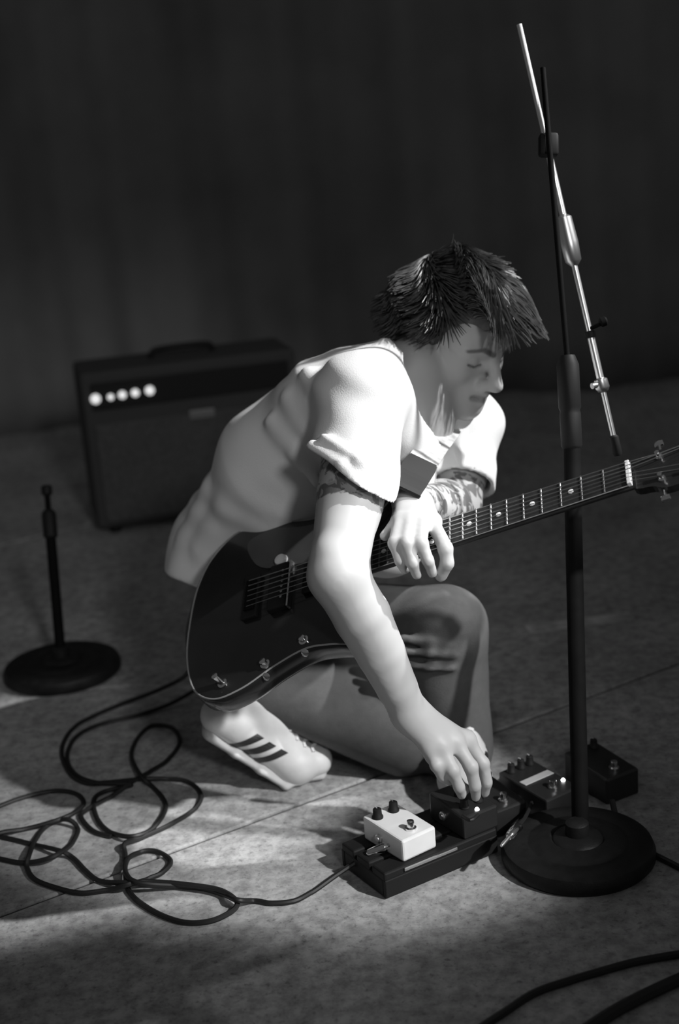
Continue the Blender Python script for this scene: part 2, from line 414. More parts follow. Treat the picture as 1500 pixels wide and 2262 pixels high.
def build_body():
    F = Field((-.36, 1.72, -.01), (.42, 2.62, 1.02), .0033)
    k = .03
    for i in range(4):
        r = [.100, .090, .100, .100, .075]; F.cap(tor[i], tor[i+1], r[i], r[i+1], .03, 'u', LAT, (1.15, 1.2, 1.3, 1.38)[i])
    F.cap(tor[3], Rsh, .07, .052, .05); F.cap(tor[3], Lsh, .07, .052, .05)
    # legs under the trousers
    for hip, kn, an in ((Rhip, Rkn, Rank), (Lhip, Lkn, Lank)):
        F.cap(tor[0], hip, .085, .078, .04); F.cap(hip, kn, .072, .050, .03); F.cap(kn, an, .048, .034, .02)
    # right arm
    F.chain([Rsh, Rsh*.45 + Rel*.55, Rel], [.054, .0490, .0430], .04, .004)
    mid = Rel*.72 + Rwr*.28
    F.chain([Rel, mid + .004*cR, Rwr*.55 + Rel*.45 + .003*cR, Rwr*.8 + Rel*.2, Rwr], [.0425, .0435, .0375, .0315, .0270], .015, .003)
    F.ell(Rsh*.42 + Rel*.58 + .008*cR, np.array([unit(Rel-Rsh), unit(np.cross(Rel-Rsh, Fw)), Fw]), (.075, .043, .042), .02)
    F.cap(Rel - .006*cR, Rel + .03*cU - .008*cR, .032, .030, .015)
    # right hand: palm block, fingers, thumb
    kn = [RF[q][0][0] for q in ('pinky', 'ring', 'mid', 'index')]
    for q, w in zip(kn, (-.012, -.004, .004, .010)):
        base = Rwr + unit(kn[3] - kn[0]) * w
        F.cap(base, q, .0185, .0125, .018)
    F.cap(kn[0], kn[3], .0115, .0125, .010)
    for q in RF:
        p, r = RF[q]; F.chain(p, r, .010 if q != 'thumb' else .015, .004)
        if q != 'thumb': F.ell(p[1], np.eye(3), (r[1]*1.1,)*3, .003); F.ell(p[0], np.eye(3), (r[0]*1.05,)*3, .008)
    F.cap(Rwr, RF['thumb'][0][1], .018, .0145, .015)
    # left arm
    F.chain([Lsh, Lsh*.5 + Lel*.5, Lel], [.052, .048, .042], .04, .02)
    F.chain([Lel, Lel*.68 + Lwr*.32, Lwr*.85 + Lel*.15, Lwr], [.041, .043, .029, .026], .015, .015)
    kn = [LF[q][0][0] for q in ('index', 'mid', 'ring', 'pinky')]
    for q, w in zip(kn, (-.014, -.005, .004, .013)):
        F.cap(Lwr + unit(kn[3] - kn[0]) * w, q, .0185, .0125, .015)
    F.cap(kn[0], kn[3], .0115, .0110, .010)
    for q in LF:
        p, r = LF[q]; F.chain(p, r, .008 if q != 'thumb' else .012, .004)
        if q != 'thumb': F.ell(p[1], np.eye(3), (r[1]*1.1,)*3, .003)
    # neck
    F.cap(hp(-.035, 0, -.04), neck0, .057, .066, .03)
    F.cap(hp(.0, 0, -.075), P(925, 905, 2.43), .045, .052, .03)
    F.cap(P(918, 815, 2.40), P(928, 945, 2.42), .050, .055, .03)
    F.cap(hp(-.02, -.05, -.045), P(930, 940, 2.37), .016, .012, .018)          # neck muscle
    # head
    F.ell(hp(-.008, 0, .02), HA, (.099, .077, .092), .02)
    F.ell(hp(.052, 0, .034), HA, (.042, .062, .048), .03)
    F.cap(hp(.025, 0, -.02), hp(.043, 0, -.072), .064, .047, .03)
    F.cap(hp(.043, 0, -.072), hp(.066, 0, -.094), .045, .026, .02)
    for s in (-1, 1):
        F.cap(hp(-.008, s*.055, -.055), hp(.068, s*.014, -.100), .018, .017, .03)
        F.ell(hp(.058, s*.043, -.030), HA, (.026, .022, .022), .025)
        F.cap(hp(.090, s*.010, .010), hp(.072, s*.050, .014), .010, .009, .014)
        F.ell(hp(.103, s*.034, -.010), HA, (.018, .018, .013), .014, 's')
        F.ell(hp(.0735, s*.033, -.009), HA, (.0150, .0155, .0135), .003)
        F.ell(hp(-.004, s*.077, -.012), HA, (.019, .009, .031), .006)
        F.ell(hp(.003, s*.087, -.010), HA, (.010, .006, .018), .006, 's')
        F.ell(hp(.104, s*.0125, -.046), HA, (.011, .0085, .0085), .006)
    F.cap(hp(.090, 0, .006), hp(.118, 0, -.038), .0085, .0120, .012)
    F.ell(hp(.120, 0, -.041), HA, (.0110, .0115, .0100), .006)
    F.ell(hp(.078, 0, -.068), HA, (.026, .032, .024), .02)
    for s in (-1, 1):
        F.cap(hp(.1035, 0, -.0645), hp(.091, s*.023, -.0705), .0068, .0035, .006)
        F.cap(hp(.1015, 0, -.0775), hp(.090, s*.020, -.0730), .0075, .0035, .006)
        F.cap(hp(.111, 0, -.0712), hp(.096, s*.023, -.0720), .0032, .0025, .003, 's')
    F.ell(hp(.083, 0, -.100), HA, (.019, .022, .017), .015)
    F.warp(lambda x, y, z: .0005*np.sin(x*90)*np.sin(y*80 + 1)*np.sin(z*85))
    return F.mesh(2)
bv, bf = build_body()
body = mesh_np('body', bv, bf, 'skin', man, label='bare tattooed arms, hands, neck and face')
def seg_d(v, a, b):
    ab = b - a; t = np.clip((v - a) @ ab / (ab @ ab), 0, 1); return np.linalg.norm(v - a - t[:, None]*ab, axis=1), t
def paint():
    dark = np.zeros(len(bv)); tat = np.zeros(len(bv))
    q = (bv - HC) @ HA.T
    def blob(d, r, w): return np.clip((r - d) / w, 0, 1)
    yz = q[:, 1:]; face = q[:, 0] > .05
    def seg2(a, b):
        a = np.array(a); b = np.array(b); ab = b - a; t = np.clip((yz - a) @ ab / (ab @ ab), 0, 1)
        return np.linalg.norm(yz - a - t[:, None]*ab, axis=1) + np.where(face, 0, 1)
    for s in (-1, 1):
        dark = np.maximum(dark, .80*blob(seg2((s*.013, .010), (s*.034, .017)), .0062, .003))      # brow
        dark = np.maximum(dark, .80*blob(seg2((s*.034, .017), (s*.056, .010)), .0050, .003))
        dark = np.maximum(dark, .85*blob(seg2((s*.020, -.0150), (s*.033, -.0185)), .0032, .002))  # lashes of the lowered lid
        dark = np.maximum(dark, .85*blob(seg2((s*.033, -.0185), (s*.047, -.0150)), .0032, .002))
        dark = np.maximum(dark, .45*blob(seg2((0, -.0715), (s*.021, -.0720)), .0085, .004))       # lips
        dark = np.maximum(dark, .60*blob(seg2((0, -.0715), (s*.022, -.0722)), .0025, .002))
        d = np.linalg.norm(q - np.array([.111, s*.009, -.053]), axis=1); dark = np.maximum(dark, .7*blob(d, .005, .003))
    ax = Rel - Rsh; d, t = seg_d(bv, Rsh, Rel)
    tat = np.maximum(tat, ((t > .30) & (t < .645) & (d < .075)) * 0.85)
    tat = np.maximum(tat, ((t > .47) & (t < .585) & (d < .075) & ((bv - Rsh) @ cR > -.035)) * 0.0)
    band = ((t > .585) & (t < .645) & (d < .075)); dark = np.maximum(dark, band * .35)
    d, t = seg_d(bv, Lel, Lwr); tat = np.maximum(tat, ((t < 1.0) & (d < .062)) * .8)
    at = body.data.color_attributes.new('mark', 'FLOAT_COLOR', 'POINT')
    c = np.zeros((len(bv), 4), np.float32); c[:, 0] = dark; c[:, 1] = tat; c[:, 3] = 1
    at.data.foreach_set('color', c.ravel())
paint()

def fold(F, pts, r, k=.018):
    for i in range(len(pts) - 1): F.cap(pts[i], pts[i+1], r, r*.85, k)
def build_shirt():
    F = Field((-.40, 1.95, .20), (.36, 2.85, .95), .0042)
    r = [.152, .152, .158, .126, .088]
    ts = [P(545, 1395, 2.67), P(568, 1240, 2.69), tor[2] + .006*cR, tor[3], tor[4]]
    for i in range(4): F.cap(ts[i], ts[i+1], r[i], r[i+1], .03, 'u', LAT, (1.15, 1.22, 1.3, 1.36)[i])
    F.cap(tor[4], P(915, 835, 2.43), .085, .072, .03, 'u', LAT, 1.1)
    # shoulders and sleeves
    F.cap(tor[3], Rsh, .085, .064, .06); F.cap(tor[4], Rsh + .01*cU, .06, .055, .05)
    F.cap(tor[3], Lsh, .085, .064, .06); F.cap(tor[4], Lsh + .01*cU, .06, .055, .05)
    def sleeve(sh, el, t, r0, r1, n, c0, inner, extra):
        S = Field(F.lo, F.lo + F.h*(F.n - 1.4), F.h); ar = unit(el - sh); e = sh + (el - sh)*t
        S.chain([sh, e, e + .05*ar], [r0, r1, r1], .03, .02)
        for pts, r in extra: fold(S, pts, r, .012)
        S.half(c0, n, .003)
        S.cap(e - .05*ar, e + .09*ar, inner, inner + .003, .002, 's')
        F.v = smin(F.v, S.v, .022)
    sleeve(Rsh, Rel, .47, .069, .0690, unit(-.52*cR - .80*cU + .12*Fw), P(764, 1038, 2.19), .0605,
           [([P(690, 985, 2.16), P(755, 1030, 2.115), P(825, 1085, 2.13)], .008), ([P(715, 965, 2.15), P(790, 1015, 2.115), P(850, 1060, 2.13)], .006)])
    sleeve(Lsh, Lel, .62, .064, .062, unit(Lel - Lsh), P(1020, 1078, 2.50), .054,
           [([P(1010, 930, 2.47), P(1020, 1000, 2.44), P(1015, 1060, 2.44)], .006)])
    # hanging front between the arms
    F.cap(P(900, 985, 2.36), P(850, 1180, 2.42), .055, .075, .05)
    # folds
    fold(F, [P(600, 930, 2.36), P(660, 1000, 2.33), P(700, 1070, 2.32)], .010, .02)
    fold(F, [P(682, 825, 2.315), P(697, 858, 2.295)], .011, .02)
    fold(F, [P(640, 880, 2.34), P(690, 960, 2.31)], .009, .02)
    fold(F, [P(455, 1205, 2.52), P(520, 1120, 2.45), P(600, 1060, 2.40)], .016, .035)
    fold(F, [P(540, 1160, 2.47), P(620, 1110, 2.43), P(690, 1085, 2.40)], .016, .035)
    fold(F, [P(405, 1270, 2.58), P(430, 1190, 2.56), P(470, 1080, 2.51)], .016, .03)
    fold(F, [P(850, 760, 2.36), P(880, 800, 2.335), P(888, 850, 2.33)], .007, .015)
    F.warp(lambda x, y, z: .0022*np.sin(26*x + 18*z + 2.5*np.sin(14*z + 9*y)) * np.sin(20*z - 12*x) + .0012*np.sin(60*x + 45*z + 3*np.sin(25*z)))
    # openings: neck, sleeves, hem
    F.cap(P(912, 880, 2.42), P(1000, 720, 2.39), .068, .085, .008, 's', LAT, 1.12)
    F.cap(P(938, 835, 2.355), P(928, 938, 2.37), .050, .046, .006, 's')
    F.cap(P(935, 915, 2.38), P(1010, 790, 2.33), .064, .085, .006, 's')
    hem = P(400, 1290, 2.5)
    F.half(hem, unit(-.92*cU - .3*cR), .006)
    return F.mesh(2)
sv, sf = build_shirt()
mesh_np('t_shirt', sv, sf, 'shirt', man, label='white cotton t-shirt with rolled sleeves')

def build_trousers():
    F = Field((-.36, 1.95, 0.0), (.34, 2.90, .62), .0045)
    F.cap(tor[0], P(590, 1290, 2.59), .122, .112, .03, 'u', LAT, 1.2)
    for hip, kn, an, r in ((Rhip, Rkn, Rank, (.100, .074, .060)), (Lhip, Lkn, Lank, (.100, .076, .062))):
        F.cap(tor[0], hip, .11, .10, .05); F.cap(hip, kn, r[0], r[1], .04)
        F.cap(kn, kn*.04 + an*.96, r[1]*.97, r[2], .02)
    # creases behind the left knee
    for y0, y1, dd in ((1410, 1425, 0), (1438, 1448, .0), (1466, 1478, .01)):
        fold(F, [P(890, y0, 2.395 + dd), P(950, y1 - 4, 2.385 + dd), P(1000, y1, 2.39 + dd)], .0075, .010)
    F.warp(lambda x, y, z: .002*np.sin(30*x + 22*z + 2*np.sin(19*y)) * np.sin(26*z + 15*y))
    return F.mesh(2)
tv, tf = build_trousers()
mesh_np('trousers', tv, tf, 'pants', man, label='mid grey trousers')

# ---- shoes
def shoe(name, ball, fwd, up, bend, mirror, label):
    """local frame: origin under the ball of the foot, x to the toe, z up; heel end lifts by bend"""
    x = unit(fwd); z = unit(np.asarray(up) - x*(np.asarray(up) @ x)); y = np.cross(z, x) * mirror
    A = np.array([x, y, z]); cb, sb = math.cos(bend), math.sin(bend)
    def L(a, b, c):
        a, b, c = a*1.09, b*1.06, c*1.09
        if a < 0: a, c = a*cb + c*sb, -a*sb + c*cb      # behind the ball: rotate up about it
        return np.asarray(ball) + a*A[0] + b*A[1] + c*A[2]
    pts = [L(*q) for q in ((-.20, 0, .14), (.10, .06, .1), (-.2, -.06, 0), (.1, -.06, 0))]
    lo = np.min(pts, 0) - .09; hi = np.max(pts, 0) + .09
    F = Field(lo, hi, .0026)
    Fs = Field(lo, hi, .0026)
    F.chain([L(.060, .004, .030), L(.02, .002, .036), L(-.001, 0, .040)], [.029, .034, .036], .01, .01, lat=A[1], st=1.22)
    F.chain([L(-.001, 0, .040), L(-.06, .002, .046), L(-.12, .0, .046), L(-.150, .0, .040)], [.036, .036, .034, .030], .02, .02, lat=A[1], st=1.08)
    F.chain([L(-.03, 0, .060), L(-.08, 0, .084), L(-.115, 0, .098)], [.026, .029, .031], .02, .02)
    F.chain([L(-.155, 0, .045), L(-.150, 0, .100)], [.028, .027], .02, .02)
    F.cap(L(-.115, 0, .115), L(-.11, 0, .17), .029, .036, .006, 's')
    F.half(L(.0, 0, .0) , -A[2], .004)
    for xs in ((.062, .004, .012), (.02, .003, .012), (-.001, 0, .012)): pass
    sole = [L(.066, .004, .009), L(.03, .004, .009), L(-.001, .001, .009), L(-.05, 0, .009), L(-.10, 0, .010), L(-.152, 0, .011)]
    rr = [.0110, .0115, .0120, .0115, .0120, .0125]
    for i in range(5):
        w = (2.75, 3.55, 3.7, 3.1, 2.75, 2.4)[i]
        Fs.cap(sole[i], sole[i+1], rr[i], rr[i+1], .006, 'u', A[1], w)
    v, f = F.mesh(2); up_ = mesh_np(name, v, f, 'shoe', man, label=label)
    v, f = Fs.mesh(2); mesh_np('sole', v, f, 'sole', up_)
    # surface helper: shoot from the outer side onto the upper
    from mathutils.bvhtree import BVHTree
    vw, fw = F.mesh(2); bvh = BVHTree.FromPolygons([tuple(q) for q in vw], [tuple(int(i) for i in q) for q in fw])
    def hit(p, d):
        r = bvh.ray_cast(Vector(p), Vector(d)); return None if r[0] is None else np.array(r[0])
    for s in (-1, 1):
        for i in range(3):
            mb = MB(); row = []
            for j in range(9):
                t = j / 8; a0 = -.112 + .0235*i + .026*t; c0 = .018 + .042*t
                for w in (-.0066, .0066):
                    p0 = L(a0 + w, s*.09, c0); d = -A[1]*s - A[2]*.25 if False else -A[1]*s
                    h = hit(p0, d)
                    row.append((h if h is not None else L(a0 + w, s*.03, c0)) + A[1]*s*.0012)
            n = len(row); inner = [q - A[1]*s*.004 for q in row]
            fs = [(2*j, 2*j+1, 2*j+3, 2*j+2) for j in range(8)] + [(n+2*j, n+2*j+2, n+2*j+3, n+2*j+1) for j in range(8)]
            fs += [(2*j, 2*j+2, n+2*j+2, n+2*j) for j in range(8)] + [(2*j+1, n+2*j+1, n+2*j+3, 2*j+3) for j in range(8)] + [(0, n, n+1, 1), (16, 17, n+17, n+16)]
            mb.add(row + inner, fs).build('stripe', 'stripe', up_, label='black stripe')
    for i in range(5):
        a0 = -.018 - .017*i; pts = []
        for j in range(9):
            b = -.021 + .042*j/8; h = hit(L(a0 - .004*math.sin(j), b, .19), -(A[2]*cb + A[0]*sb*.6))
            if h is not None: pts.append(h + A[2]*.003)
        if len(pts) > 4: MB().tube(pts, .0032, 6).build('lace', 'lace', up_, smooth=True)
    return up_
ballR = G(622, 1726)
shoe('sneaker', ballR, (G(735, 1712) - ballR), (0, 0, 1), math.radians(40), 1, 'white sneaker with black stripes, heel raised')
ballL = np.array([Lank[0] - .0, Lank[1] - .11, .0])
shoe('sneaker', ballL, np.array([-.02, -1, 0]), (0, 0, 1), math.radians(5), 1, 'white sneaker under the raised knee')

# ---- hair
def build_hair():
    F = Field(HC - .2, HC + .2, .0034)
    F.ell(hp(-.014, 0, .030), HA, (.108, .086, .098), .02)
    F.cap(hp(-.07, 0, -.02), hp(-.085, 0, -.055), .045, .035, .03, 'u', hL, 1.5)
    F.cap(hp(.055, 0, .085), hp(.105, .01, .060), .035, .025, .03, 'u', hL, 1.6)
    for s in (-1, 1): F.cap(hp(.012, s*.070, .02), hp(.017, s*.070, -.028), .018, .010, .02)
    # clear the face and the ears
    F.cap(hp(.125, 0, -.035), hp(.080, 0, -.12), .098, .11, .006, 's')
    for s in (-1, 1):
        F.cap(hp(.075, s*.09, .005), hp(.08, s*.09, -.06), .046, .06, .008, 's')
        F.ell(hp(-.006, s*.088, -.016), HA, (.024, .022, .036), .006, 's')
        F.cap(hp(.0, s*.09, -.06), hp(-.05, s*.09, -.09), .035, .04, .008, 's')
    F.half(hp(-.03, 0, -.085), unit(-hUp - .1*hF))
    v, f = F.mesh(2); cap = mesh_np('hair', v, f, 'hair', man, label='short dark tousled hair falling forward')
    mb = MB(); r = np.random.default_rng(11); dl = HA @ np.array([0, 0, -1.0])
    E = np.array([.112, .090, .102]); c0 = np.array([-.012, 0, .030]); crown = unit(np.array([-.62, .1, .75]))
    ph = r.uniform(0, 6.28, (6, 3)); fr = r.uniform(28, 62, (6, 3))
    def wav(p): return np.array([np.sin(fr[i] @ p + ph[i][0]) + .6*np.sin(1.9*fr[i+3] @ p + ph[i+3][1]) for i in range(3)])
    n = 0
    while n < 2600:
        d = unit(r.normal(size=3)); q = c0 + d*E*.97
        if d[2] < -.45: continue
        if q[0] > .035 and q[2] < .060: continue
        if q[0] > -.035 and abs(q[1]) > .05 and q[2] < .012: continue
        if q[0] > -.06 and q[2] < -.03: continue
        n += 1
        front = np.clip((d[0] + .1)*1.3, 0, 1) * np.clip(d[2] + .2, 0, 1)
        flow = d - crown*(d @ crown); flow = unit(flow) if np.linalg.norm(flow) > .05 else unit(r.normal(size=3))
        flow = unit(flow + np.array([.55, -.18, .15])*front + .30*wav(q*.6))
        L = .045 + .012*r.random() + .055*front*(.75 + .35*r.random())
        pts = []; p = q.copy(); v = flow.copy(); steps = 10
        lift = .02 + .10*front*(.6 + .4*math.sin(fr[0] @ q + 1)) + .02*r.random()
        for i in range(steps):
            pts.append(HC + p @ HA)
            v = unit(v + dl*(.06 + .16*front) + .07*wav(p) + r.normal(size=3)*.025)
            p = p + v*L/steps
            w = (p - c0)/E; m = np.linalg.norm(w); lim = 1.0 + lift*math.sin(math.pi*min(1, (i + 1)/steps*.8))
            if m < lim: p = c0 + w/m*lim*E
            if p[0] > .03 and abs(p[1]) < .075 and p[2] < .045: p[0] = max(p[0], .118 - .25*abs(p[1]))
        w0 = .0017 + .0012*r.random()
        mb.tube(pts, np.linspace(w0, .0005, steps)*np.r_[.7, np.ones(steps-1)], 4, cap=False)
    mb.build('hair_locks', 'hair', cap, smooth=True, kind='stuff')
build_hair()

# ================================================================== THE ELECTRIC GUITAR
def guitar():
    N = P(1385, 1045, 2.04)
    lo, hi = 2.0, 2.6
    for _ in range(40):
        m = (lo + hi) / 2
        if np.linalg.norm(P(548, 1312, m) - N) < .648: lo = m
        else: hi = m
    B = P(548, 1312, lo); e = unit(N - B)
    v = -unit((B + N)/2 - CAM); v = unit(v - e*(v @ e)); upp = np.cross(v, e)
    if upp[2] < 0: upp = -upp
    tilt = math.radians(43)
    n = unit(math.cos(tilt)*v + math.sin(tilt)*upp); a = np.cross(n, e)       # a points to the upper edge
    if a[2] < 0: a = -a
    g = empty('electric_guitar', B, 'dark double-cutaway electric guitar hanging across the crouching person', 'guitar', rot=(e, a, n))
    out = [(-.128, 0), (-.124, -.08), (-.10, -.150), (-.055, -.182), (0, -.176), (.055, -.152), (.11, -.136), (.155, -.142), (.195, -.152), (.222, -.138),
           (.222, -.105), (.20, -.065), (.198, -.035), (.20, .0), (.202, .035), (.212, .070), (.245, .105), (.272, .135), (.262, .158), (.22, .160), (.165, .142), (.11, .135), (.05, .150),
           (0, .163), (-.055, .160), (-.10, .120), (-.122, .065)]
    poly = spline(out, 5, True)
    # body: rings from back to front with rounded edges
    def ring(inset, z):
        t = np.roll(poly, -1, 0) - np.roll(poly, 1, 0); t /= np.linalg.norm(t, axis=1)[:, None]
        nn = np.stack([t[:, 1], -t[:, 0]], 1)
        area = np.sum(poly[:, 0]*np.roll(poly[:, 1], -1) - np.roll(poly[:, 0], -1)*poly[:, 1])
        q = poly - nn*inset*(1 if area > 0 else -1)
        return np.c_[q, np.full(len(q), z)]
    zt, zb = -.014, -.058
    rings = [ring(.012, zb), ring(.004, zb + .003), ring(0, zb + .011), ring(0, zt - .009), ring(.003, zt - .0025), ring(.009, zt)]
    m = len(poly); vs = np.concatenate(rings); f = [(i*m+k, i*m+(k+1) % m, (i+1)*m+(k+1) % m, (i+1)*m+k) for i in range(5) for k in range(m)]
    f += [tuple(range(m-1, -1, -1)), tuple(range(5*m, 6*m))]
    bd = mesh_np('body', vs, f, 'black_gloss', g, True, local=True, label='glossy dark body'); bd.data.set_sharp_from_angle(angle=math.radians(50))
    q = ring(.0045, zt - .0012); bi = MB().tube(np.vstack([q, q[:1]]), .0016, 6, cap=False)  # rim highlight put in as a pale tube along the outline
    mesh_np('edge_gleam_trim', bi.v, bi.f, 'edge_gleam_trim', bd, True, local=True)
    loc = dict(local=True)
    # pickguard on the upper side
    pg = spline([(.195, .03), (.205, .075), (.19, .125), (.14, .118), (.09, .118), (.03, .135), (-.02, .125), (-.01, .085), (.02, .055), (.09, .040)], 4, True)
    MB().prism([tuple(x) for x in pg], zt, zt + .0022).build('pickguard', 'guard', g, **loc)
    for x in (.055, .150):
        pk = MB().box((x, 0, zt + .006), (.036, .090, .014), bev=.003).build('pickup', 'black', g, **loc)
        for i in range(6): MB().lathe([(.0024, 0), (.0024, .0012), (.001, .0016)], (x + .009, -.026 + .0105*i, zt + .013), n=8).build('pole_piece', 'satin', pk, **loc)
        MB().box((x + .0205, 0, zt + .006), (.003, .092, .011)).build('pickup_trim', 'satin', pk, **loc)
    br = MB().box((0, 0, zt + .004), (.030, .086, .008), bev=.002).build('bridge', 'black', g, **loc)
    for i in range(6): MB().box((.002, -.026 + .0104*i, zt + .010), (.018, .008, .005), bev=.001).build('saddle', 'black_metal', br, **loc)
    # bright thumbscrew on the upper pickup side
    MB().lathe([(.011, 0), (.012, .004), (.010, .009), (.004, .011)], (.052, .058, zt), n=20).build('selector_cap', 'pearl', g, True, **loc)
    for x, y, tall in ((-.038, -.155, .026), (.040, -.142, .012), (.108, -.118, .010)):
        k = MB().lathe([(.0085, 0), (.0085, .004), (.0055, .005), (.0055, tall), (.004, tall + .001)], (x, y, zt), n=18).build('control_knob', 'chrome', g, True, **loc)
        MB().lathe([(.006, 0), (.0065, .002), (.003, .004)], (x - .001, y - .017, zt - .006), axis=(0, -.6, .5), n=14).build('edge_screw', 'chrome', k, True, **loc)
    MB().lathe([(.007, 0), (.007, .006), (.004, .010)], (.282, .150, -.036), axis=(1, .6, 0), n=16).build('strap_button', 'chrome', g, True, **loc)
    MB().lathe([(.007, 0), (.007, .006), (.004, .010)], (-.126, 0, -.036), axis=(-1, 0, 0), n=16).build('strap_button', 'chrome', g, True, **loc)
    # neck, fretboard, frets, dots, strings
    xs = np.linspace(.10, .655, 14); nv = []; K = 9
    for x in xs:
        w = np.interp(x, [.1, .648], [.0285, .0215])
        for k in range(K):
            t = math.pi*k/(K-1); nv.append((x, w*math.cos(t), -.006 - .021*math.sin(t)**.8))
    nf = [(i*K+k, i*K+k+1, (i+1)*K+k+1, (i+1)*K+k) for i in range(13) for k in range(K-1)] + [(i*K+K-1, i*K, (i+1)*K, (i+1)*K+K-1) for i in range(13)]
    nf += [tuple(range(K)), tuple(13*K + K-1-k for k in range(K))]
    mesh_np('neck', nv, nf, 'neck', g, True, local=True)
    wb = lambda x: np.interp(x, [.17, .648], [.0285, .0215])
    fb = MB(); fx = [.165, .648]
    fb.add([(x, s*wb(x), z) for x in fx for s in (-1, 1) for z in (-.007, -.001)], [(0, 2, 3, 1), (4, 5, 7, 6), (0, 1, 5, 4), (2, 6, 7, 3), (1, 3, 7, 5), (0, 4, 6, 2)])
    fo = fb.build('fretboard', 'rosewood', g, **loc)
    for i in range(1, 22):
        x = .648*2**(-i/12); w = wb(x)
        MB().tube([(x, y, -.0008) for y in np.linspace(-w, w, 3)], .0016, 6).build('fret', 'fret', fo, True, **loc)
    for s in (-1, 1): MB().tube([(x, s*wb(x), -.0025) for x in (.17, .4, .648)], .0010, 5).build('fretboard_edge', 'edge_gleam_trim', fo, True, **loc)
    def dot(x, y=0): MB().lathe([(.0042, 0), (.0042, .0009), (.003, .0012)], (x, y, -.0012), n=16).build('position_dot', 'pearl', fo, True, **loc)
    for i in (3, 5, 7, 9, 12, 15, 17, 19):
        x = .648*(2**(-i/12) + 2**(-(i-1)/12))/2
        if i == 12: dot(x, .012); dot(x, -.012)
        else: dot(x)
    MB().box((.650, 0, -.001), (.0065, .044, .009), bev=.001).build('nut', 'pearl', g, **loc)
    hd = spline([(.652, -.0215), (.680, -.030), (.700, -.040), (.735, -.038), (.800, -.030), (.835, -.020), (.845, .010), (.832, .034), (.800, .040), (.750, .037), (.700, .034), (.672, .026), (.652, .0215)], 4, True)
    ho = MB().prism([tuple(x) for x in hd], -.024, -.010).build('headstock', 'black_gloss', g, **loc)
    post = [(.690 + .024*i, .022) for i in range(6)]
    post = [(.695, .020), (.738, .022), (.781, .022), (.695, -.022), (.738, -.024), (.781, -.022)]
    for x, y in post:
        t = MB().lathe([(.0055, 0), (.0055, .002), (.003, .003), (.003, .010), (.0036, .012)], (x, y, -.010), n=14).build('tuning_post', 'chrome', ho, True, **loc)
        s = 1 if y > 0 else -1
        MB().tube([(x, y + s*.014, -.017), (x, y + s*.026, -.017)], .0025, 8).box((x, y + s*.031, -.017), (.014, .010, .007), bev=.002).build('tuning_key', 'chrome', ho, True, **loc)
    for i in range(6):
        yb = -.026 + .0104*i; yn = -.0175 + .007*i; px, py = post[(3, 4, 5, 2, 1, 0)[i]]
        MB().tube([(.0, yb, .0015), (.645, yn, .0035), (px, py, -.002)], .0008 if i > 2 else .0006, 5).build('string', 'string', g, True, **loc)
    # strap: black end tab, pale webbing over the far shoulder and down the back
    Mw = g.matrix_basis; horn = np.array(Mw @ Vector((.285, .155, -.036)))
    def ribbon(name, pts, nrm, w, mt, th=.0035, **kw):
        pts = np.asarray(pts); nrm = np.asarray(nrm); t = np.gradient(pts, axis=0); t /= np.linalg.norm(t, axis=1)[:, None]
        vs = []
        for i in range(len(pts)):
            nn = unit(nrm[i] - t[i]*(nrm[i] @ t[i])); s = np.cross(t[i], nn)
            for q in ((-1, 0), (1, 0), (1, 1), (-1, 1)): vs.append(pts[i] + s*q[0]*w[i]/2 + nn*q[1]*th)
        f = [(i*4+k, i*4+(k+1) % 4, i*4+4+(k+1) % 4, i*4+4+k) for i in range(len(pts)-1) for k in range(4)] + [(3, 2, 1, 0), tuple(len(pts)*4 - 4 + k for k in range(4))]
        return mesh_np(name, vs, f, mt, g, False, **kw)
    tab = [horn, P(893, 1085, 2.20), P(915, 1050, 2.235), P(935, 1018, 2.265)]
    ts = spline(tab, 5); ribbon('strap_tab', ts, np.tile(-Fw + .3*cU, (len(ts), 1)), np.interp(np.linspace(0, 1, len(ts)), [0, .25, .9, 1], [.020, .052, .052, .045]), 'leather', .004, label='black leather strap end')
    web = spline([P(930, 1026, 2.268), P(958, 985, 2.345), P(988, 945, 2.43), P(1000, 915, 2.50)], 6)
    ribbon('strap', web, np.tile(-Fw + .6*cU + .2*cR, (len(web), 1)), np.full(len(web), .048), 'strap', label='pale webbing strap')
    return g
guitar()

